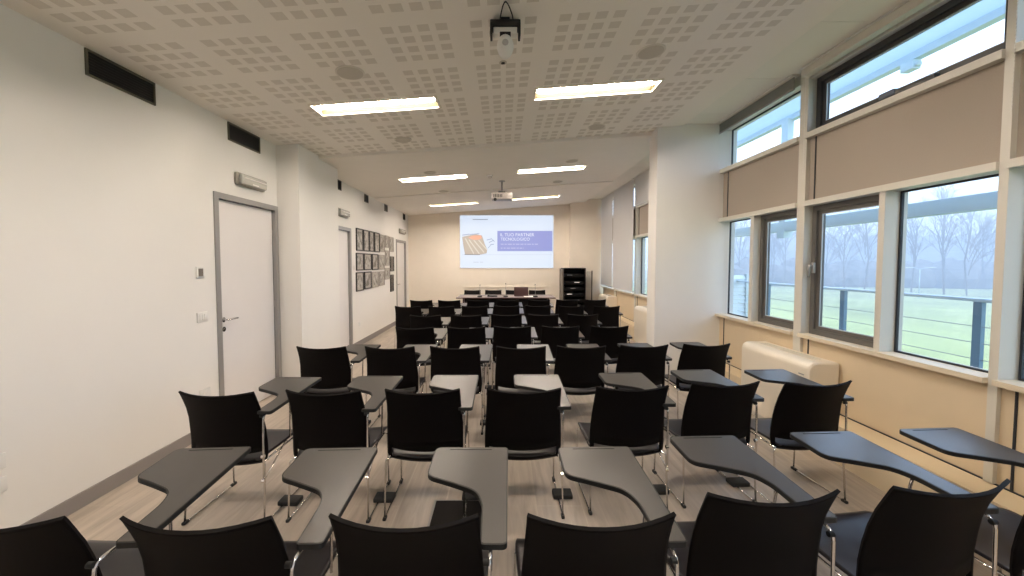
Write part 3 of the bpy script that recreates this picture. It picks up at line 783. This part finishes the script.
for x, h, d in [(-.58, .27, 'left end'), (.07, .31, 'middle'), (.81, .29, 'right side')]:
    o = thing('gooseneck_microphone', (x, 9.75, .7405), 'thin gooseneck microphone on black base at the %s of the speakers\' table' % d, 'microphone', 'gooseneck microphones on the speakers\' table')
    MB().bbox(-.06, .06, -.06, .06, 0, .035, .012).build('base', RUBBER, o)
    MB().tube([(0, 0, .03), (0, .0, h*.6), (0, .02, h*.85), (0, .05, h)], .004, 8, fillet=.05).build('gooseneck', ALU, o)
    MB().tube([(0, .05, h), (0, .075, h+.03)], .009, 10).build('microphone_head', RUBBER, o)
o = thing('conference_phone', (-.27, 9.85, .7405), 'flat black telephone between two microphones on the speakers\' table', 'telephone')
MB().bbox(-.13, .13, -.08, .08, 0, .03, .01).build('body', RUBBER, o); MB().bbox(-.12, -.07, -.09, .07, .03, .055, .01).build('handset', RUBBER, o)

# equipment rack in the rear right corner
o = thing('equipment_rack', (1.93, 10.75, 0), 'tall black equipment rack in the rear right corner', 'cabinet')
k = MB(); k.box(-.30, -.27, -.25, .25, .02, 1.44); k.box(.27, .30, -.25, .25, .02, 1.44); k.box(-.30, .30, -.25, .25, 1.42, 1.45); k.box(-.30, .30, -.25, .25, .02, .06); k.box(-.27, .27, .23, .25, .06, 1.42)
k.build('cabinet_body', RACKM, o)
B(-.335, -.302, -.25, .25, .02, 1.43).build('side_panel', mat('rack_side_grey', (.16, .14, .12), .5), o)
for j, z in enumerate([.14, .34, .52, .68, .84, 1.0, 1.2]):
    u = MB().bbox(-.25, .25, -.22, .2, z, z+.09, .004).build('device', RACKM, o)
    B(-.2+.1*(j % 3), -.06+.1*(j % 3), -.2235, -.2195, z+.055, z+.07).build('display_strip', LEDW if j in (3, 5) else ALU, u)
dr = B(.31, .455, -.26, -.25, .06, 1.36).build('glass_door', glass_mat('smoked_glass', (.82, .82, .82)), o)
B(.455, .475, -.27, -.24, .04, 1.38).build('door_stile', RACKM, dr)
k = MB()
for sx in (-.26, .26):
    for sy in (-.2, .2): k.disc((sx, sy, 0), .025, .03, 12)
k.build('foot', RUBBER, o)

# floor box
o = thing('floor_box', (-.28, 2.36, 0), 'dark flush floor box lid between the first two rows', 'floor box')
MB().bbox(-.18, .18, -.20, .20, 0, .006, .002).build('frame', ALU, o)
B(-.165, .165, -.185, .185, .004, .008).build('lid', mat('floor_box_lid', (.010, .008, .007), .6, spec=.2), o)

# ------------------------------------------------------------ outside
grass_m = mat('lawn_grass', (.40, .40, .13), .9, var=.25, vscale=.12)
g = B(3.4, 260, -120, 260, -3.7, -3.5).build('ground', grass_m); struct(g)
struct(B(3.06, 4.75, -4, 9.2, -.05, .12).build('balcony_floor', CONC))
o = thing('balcony_railing', (4.6, 0, .12), 'steel balcony railing with thin wires outside the windows', 'railing')
MB().bbox(-.035, .035, -4, 8.9, 1.10, 1.135, .01).build('handrail', STEELW, o)
for yy in (-2.25, -.75, .75, 2.25, 3.75, 5.25, 6.75, 8.25): B(-.02, .02, yy-.035, yy+.035, 0, 1.10).build('post', RAILM, o)
for z in (.22, .38, .54, .70, .86): MB().tube([(0, -4, z), (0, 8.9, z)], .004, 5).build('wire', ALU, o)
o = thing('louvred_screen', (3.95, 7.6, .12), 'white slatted screen at the end of the balcony', 'screen')
k = MB()
for i in range(15): k.add([(-.75, 0, .08*i+.04), (.80, 0, .08*i+.04), (.80, .05, .08*i+.11), (-.75, .05, .08*i+.11), (-.75, .012, .08*i+.04), (.80, .012, .08*i+.04), (.80, .062, .08*i+.11), (-.75, .062, .08*i+.11)], [(0,1,2,3), (7,6,5,4), (0,4,5,1), (3,2,6,7)])
k.build('slats', mat('white_slats', (.75, .8, .82), .5), o)
for x in (-.77, .02, .81): B(x-.02, x+.02, -.02, .06, 0, 1.26).build('upright', STEELW, o)
o = thing('canopy', (4.6, 3, 3.9), 'pale blue metal canopy with hanging beam outside above the balcony', 'canopy')
k = MB(); k.add([(-1.5, -7, .06), (.08, -7, .06), (.08, 9, .06), (-1.5, 9, .06)], [(0,1,2,3)]); k.build('roof_glazing', OPAL, o)

B(0, .10, -7, 9, -.02, .16).build('fascia', CANOPY, o)
MB().bbox(-.05, .05, -7, 9, -1.80, -1.64, .01).build('beam', CANOPY, o)
for yy in (-5.9, -2.8, .3, 3.4): MB().box(-.05, .05, yy-.07, yy+.07, -1.64, 0).box(-.07, .07, yy-.08, yy+.08, -1.90, -1.78).build('hanger', CANOPY, o)
o = thing('outdoor_lamp', (4.6, 4.5, 3.88), 'small pale lamp box under the canopy edge outside', 'lamp')
MB().bbox(-.05, .05, -.07, .07, -.12, -.02, .008).build('body', CANOPY, o); MB().bbox(-.03, .03, -.10, -.05, -.10, -.06, .005).build('bracket', CANOPY, o)

bark = mat('winter_bark', (.17, .14, .125), .9, var=.2)
def bare_tree(x, y, h, label, seed, spread=.34):
    rnd = random.Random(seed); m = MB()
    def br(p, d, L, r, lv):
        q = p + d*L; mid = p + d*L*.5 + Vector((rnd.uniform(-1,1), rnd.uniform(-1,1), 0))*L*.04
        m.tube([p, mid, q], r, 5 if lv < 2 else 3, cap=False)
        if lv >= 4: return
        n = 9 if lv == 0 else 5 if lv < 3 else 4
        for i in range(n):
            t = (.25 if lv == 0 else .3) + (.75 if lv == 0 else .7)*(i+rnd.random())/n
            a = rnd.uniform(0, 2*PI); up = .95 if lv == 0 else .7
            nd = (Vector((math.cos(a), math.sin(a), 0))*spread*1.6 + d*up).normalized()
            br(p+(q-p)*min(t, 1), nd, L*(.46 if lv == 0 else .55)*rnd.uniform(.75, 1.1)*(1.1-.5*t if lv == 0 else 1), max(r*.5, .012), lv+1)
    br(Vector((0, 0, 0)), Vector((rnd.uniform(-.04, .04), rnd.uniform(-.04, .04), 1)).normalized(), h*.8, h*.008, 0)
    o = m.build('bare_tree', bark); o.location = (x, y, -3.5)
    return tag(o, label, 'tree', 'bare winter trees beyond the lawn')
# (image x, distance along the room axis, height)
T = [(945, 62, 15.5, 'tall bare tree right of the double street lamp'), (968, 60, 12, 'bare tree closest to the right window post'), (912, 66, 13, 'slim bare tree just left of the double street lamp'),
     (985, 75, 13.5, 'bare tree at the right edge of the nearest fixed pane'), (865, 68, 13.5, 'bare tree beside the cream mullion of the handled window'), (845, 72, 12, 'bare tree in the middle of the handled window'),
     (826, 80, 12, 'bare tree at the left of the handled window'), (785, 82, 13, 'bare tree at the right of the small dark window'), (772, 84, 12, 'bare tree at the left of the small dark window'), (742, 86, 14, 'bare tree seen through the narrow pane by the pillar')]
for k_, (px, D, h, lab) in enumerate(T):
    bare_tree((px-503)/390*D, D, h*1.08, lab, 40+k_, spread=.22)
# hedge and far wood
def lumpy(name, x0, y0, x1, y1, n, h, wdt, mt, label, cat):
    rnd = random.Random(hash(label) % 1000 if False else len(label)); bm = bmesh.new()
    for i in range(n):
        t = (i+.5)/n; c = Vector((x0+(x1-x0)*t+rnd.uniform(-wdt, wdt)*.4, y0+(y1-y0)*t+rnd.uniform(-wdt, wdt)*.4, -3.5+h*.35))
        r_ = bmesh.ops.create_icosphere(bm, subdivisions=2, radius=1)
        sx, sz = wdt*rnd.uniform(.7, 1.2), h*rnd.uniform(.45, .72)
        for v in r_['verts']:
            f_ = 1+rnd.uniform(-.13, .13); v.co = Vector((v.co.x*sx*f_, v.co.y*sx*f_, v.co.z*sz*f_))+c
    me = bpy.data.meshes.new(name); bm.to_mesh(me); bm.free(); me.materials.append(mt)
    o = bpy.data.objects.new(name, me); COL.objects.link(o); return tag(o, label, cat, kind='stuff')
wood1 = mat('winter_scrub', (.20, .175, .15), 1, var=.35, vscale=.5, bump=1, bscale=3)
wood2 = mat('distant_wood', (.24, .23, .23), 1, var=.25, vscale=.2)
lumpy('shrub_belt', 45, 92, 190, 55, 70, 5.5, 4.5, wood1, 'belt of leafless brown scrub along the far side of the lawn', 'shrubs')
lumpy('distant_wood', 70, 150, 300, 110, 70, 15, 9, wood2, 'hazy wooded rise behind the bare trees', 'woodland')
o = thing('street_lamp', (417/390*55, 55, -3.5), 'double-armed street lamp standing on the lawn', 'street lamp')
MB().tube([(0, 0, 0), (0, 0, 4.2)], .06, 8).build('pole', STEELW, o)
for s in (-1, 1):
    MB().tube([(0, 0, 4.1), (s*.7, 0, 4.35), (s*1.2, 0, 4.4)], .04, 6, fillet=.3).build('arm', STEELW, o)
    MB().bbox(s*1.6-.5, s*1.6+.5, -.15, .15, 4.34, 4.46, .04).build('lamp_head', WHITEP, o)
# thin winter haze over the grounds
mh = bpy.data.materials.new('haze'); mh.use_nodes = True; n = mh.node_tree; n.nodes.clear()
oo = n.nodes.new('ShaderNodeOutputMaterial'); vs_ = n.nodes.new('ShaderNodeVolumeScatter'); vs_.inputs['Color'].default_value = (.86, .93, 1, 1); vs_.inputs['Density'].default_value = .011
n.links.new(vs_.outputs[0], oo.inputs['Volume'])
hz = B(12, 250, -60, 240, -3.45, 24).build('winter_haze', mh)
tag(hz, 'thin bluish winter haze over the lawn and trees', 'haze', kind='stuff')

# daylight sampling portals in the window openings
def portal(y0, y1, z0, z1):
    l = bpy.data.lights.new('window_portal', 'AREA'); l.shape = 'RECTANGLE'; l.size = z1-z0; l.size_y = y1-y0; l.cycles.is_portal = True
    ob = bpy.data.objects.new('window_portal', l); COL.objects.link(ob); ob.location = (3.03, (y0+y1)/2, (z0+z1)/2); ob.rotation_euler = (0, PI/2, 0)
for a, b in [(-2.34, 5.12), (5.43, 11.18)]:
    portal(a, b, .93, 2.12); portal(a, b, 2.81, 3.31)
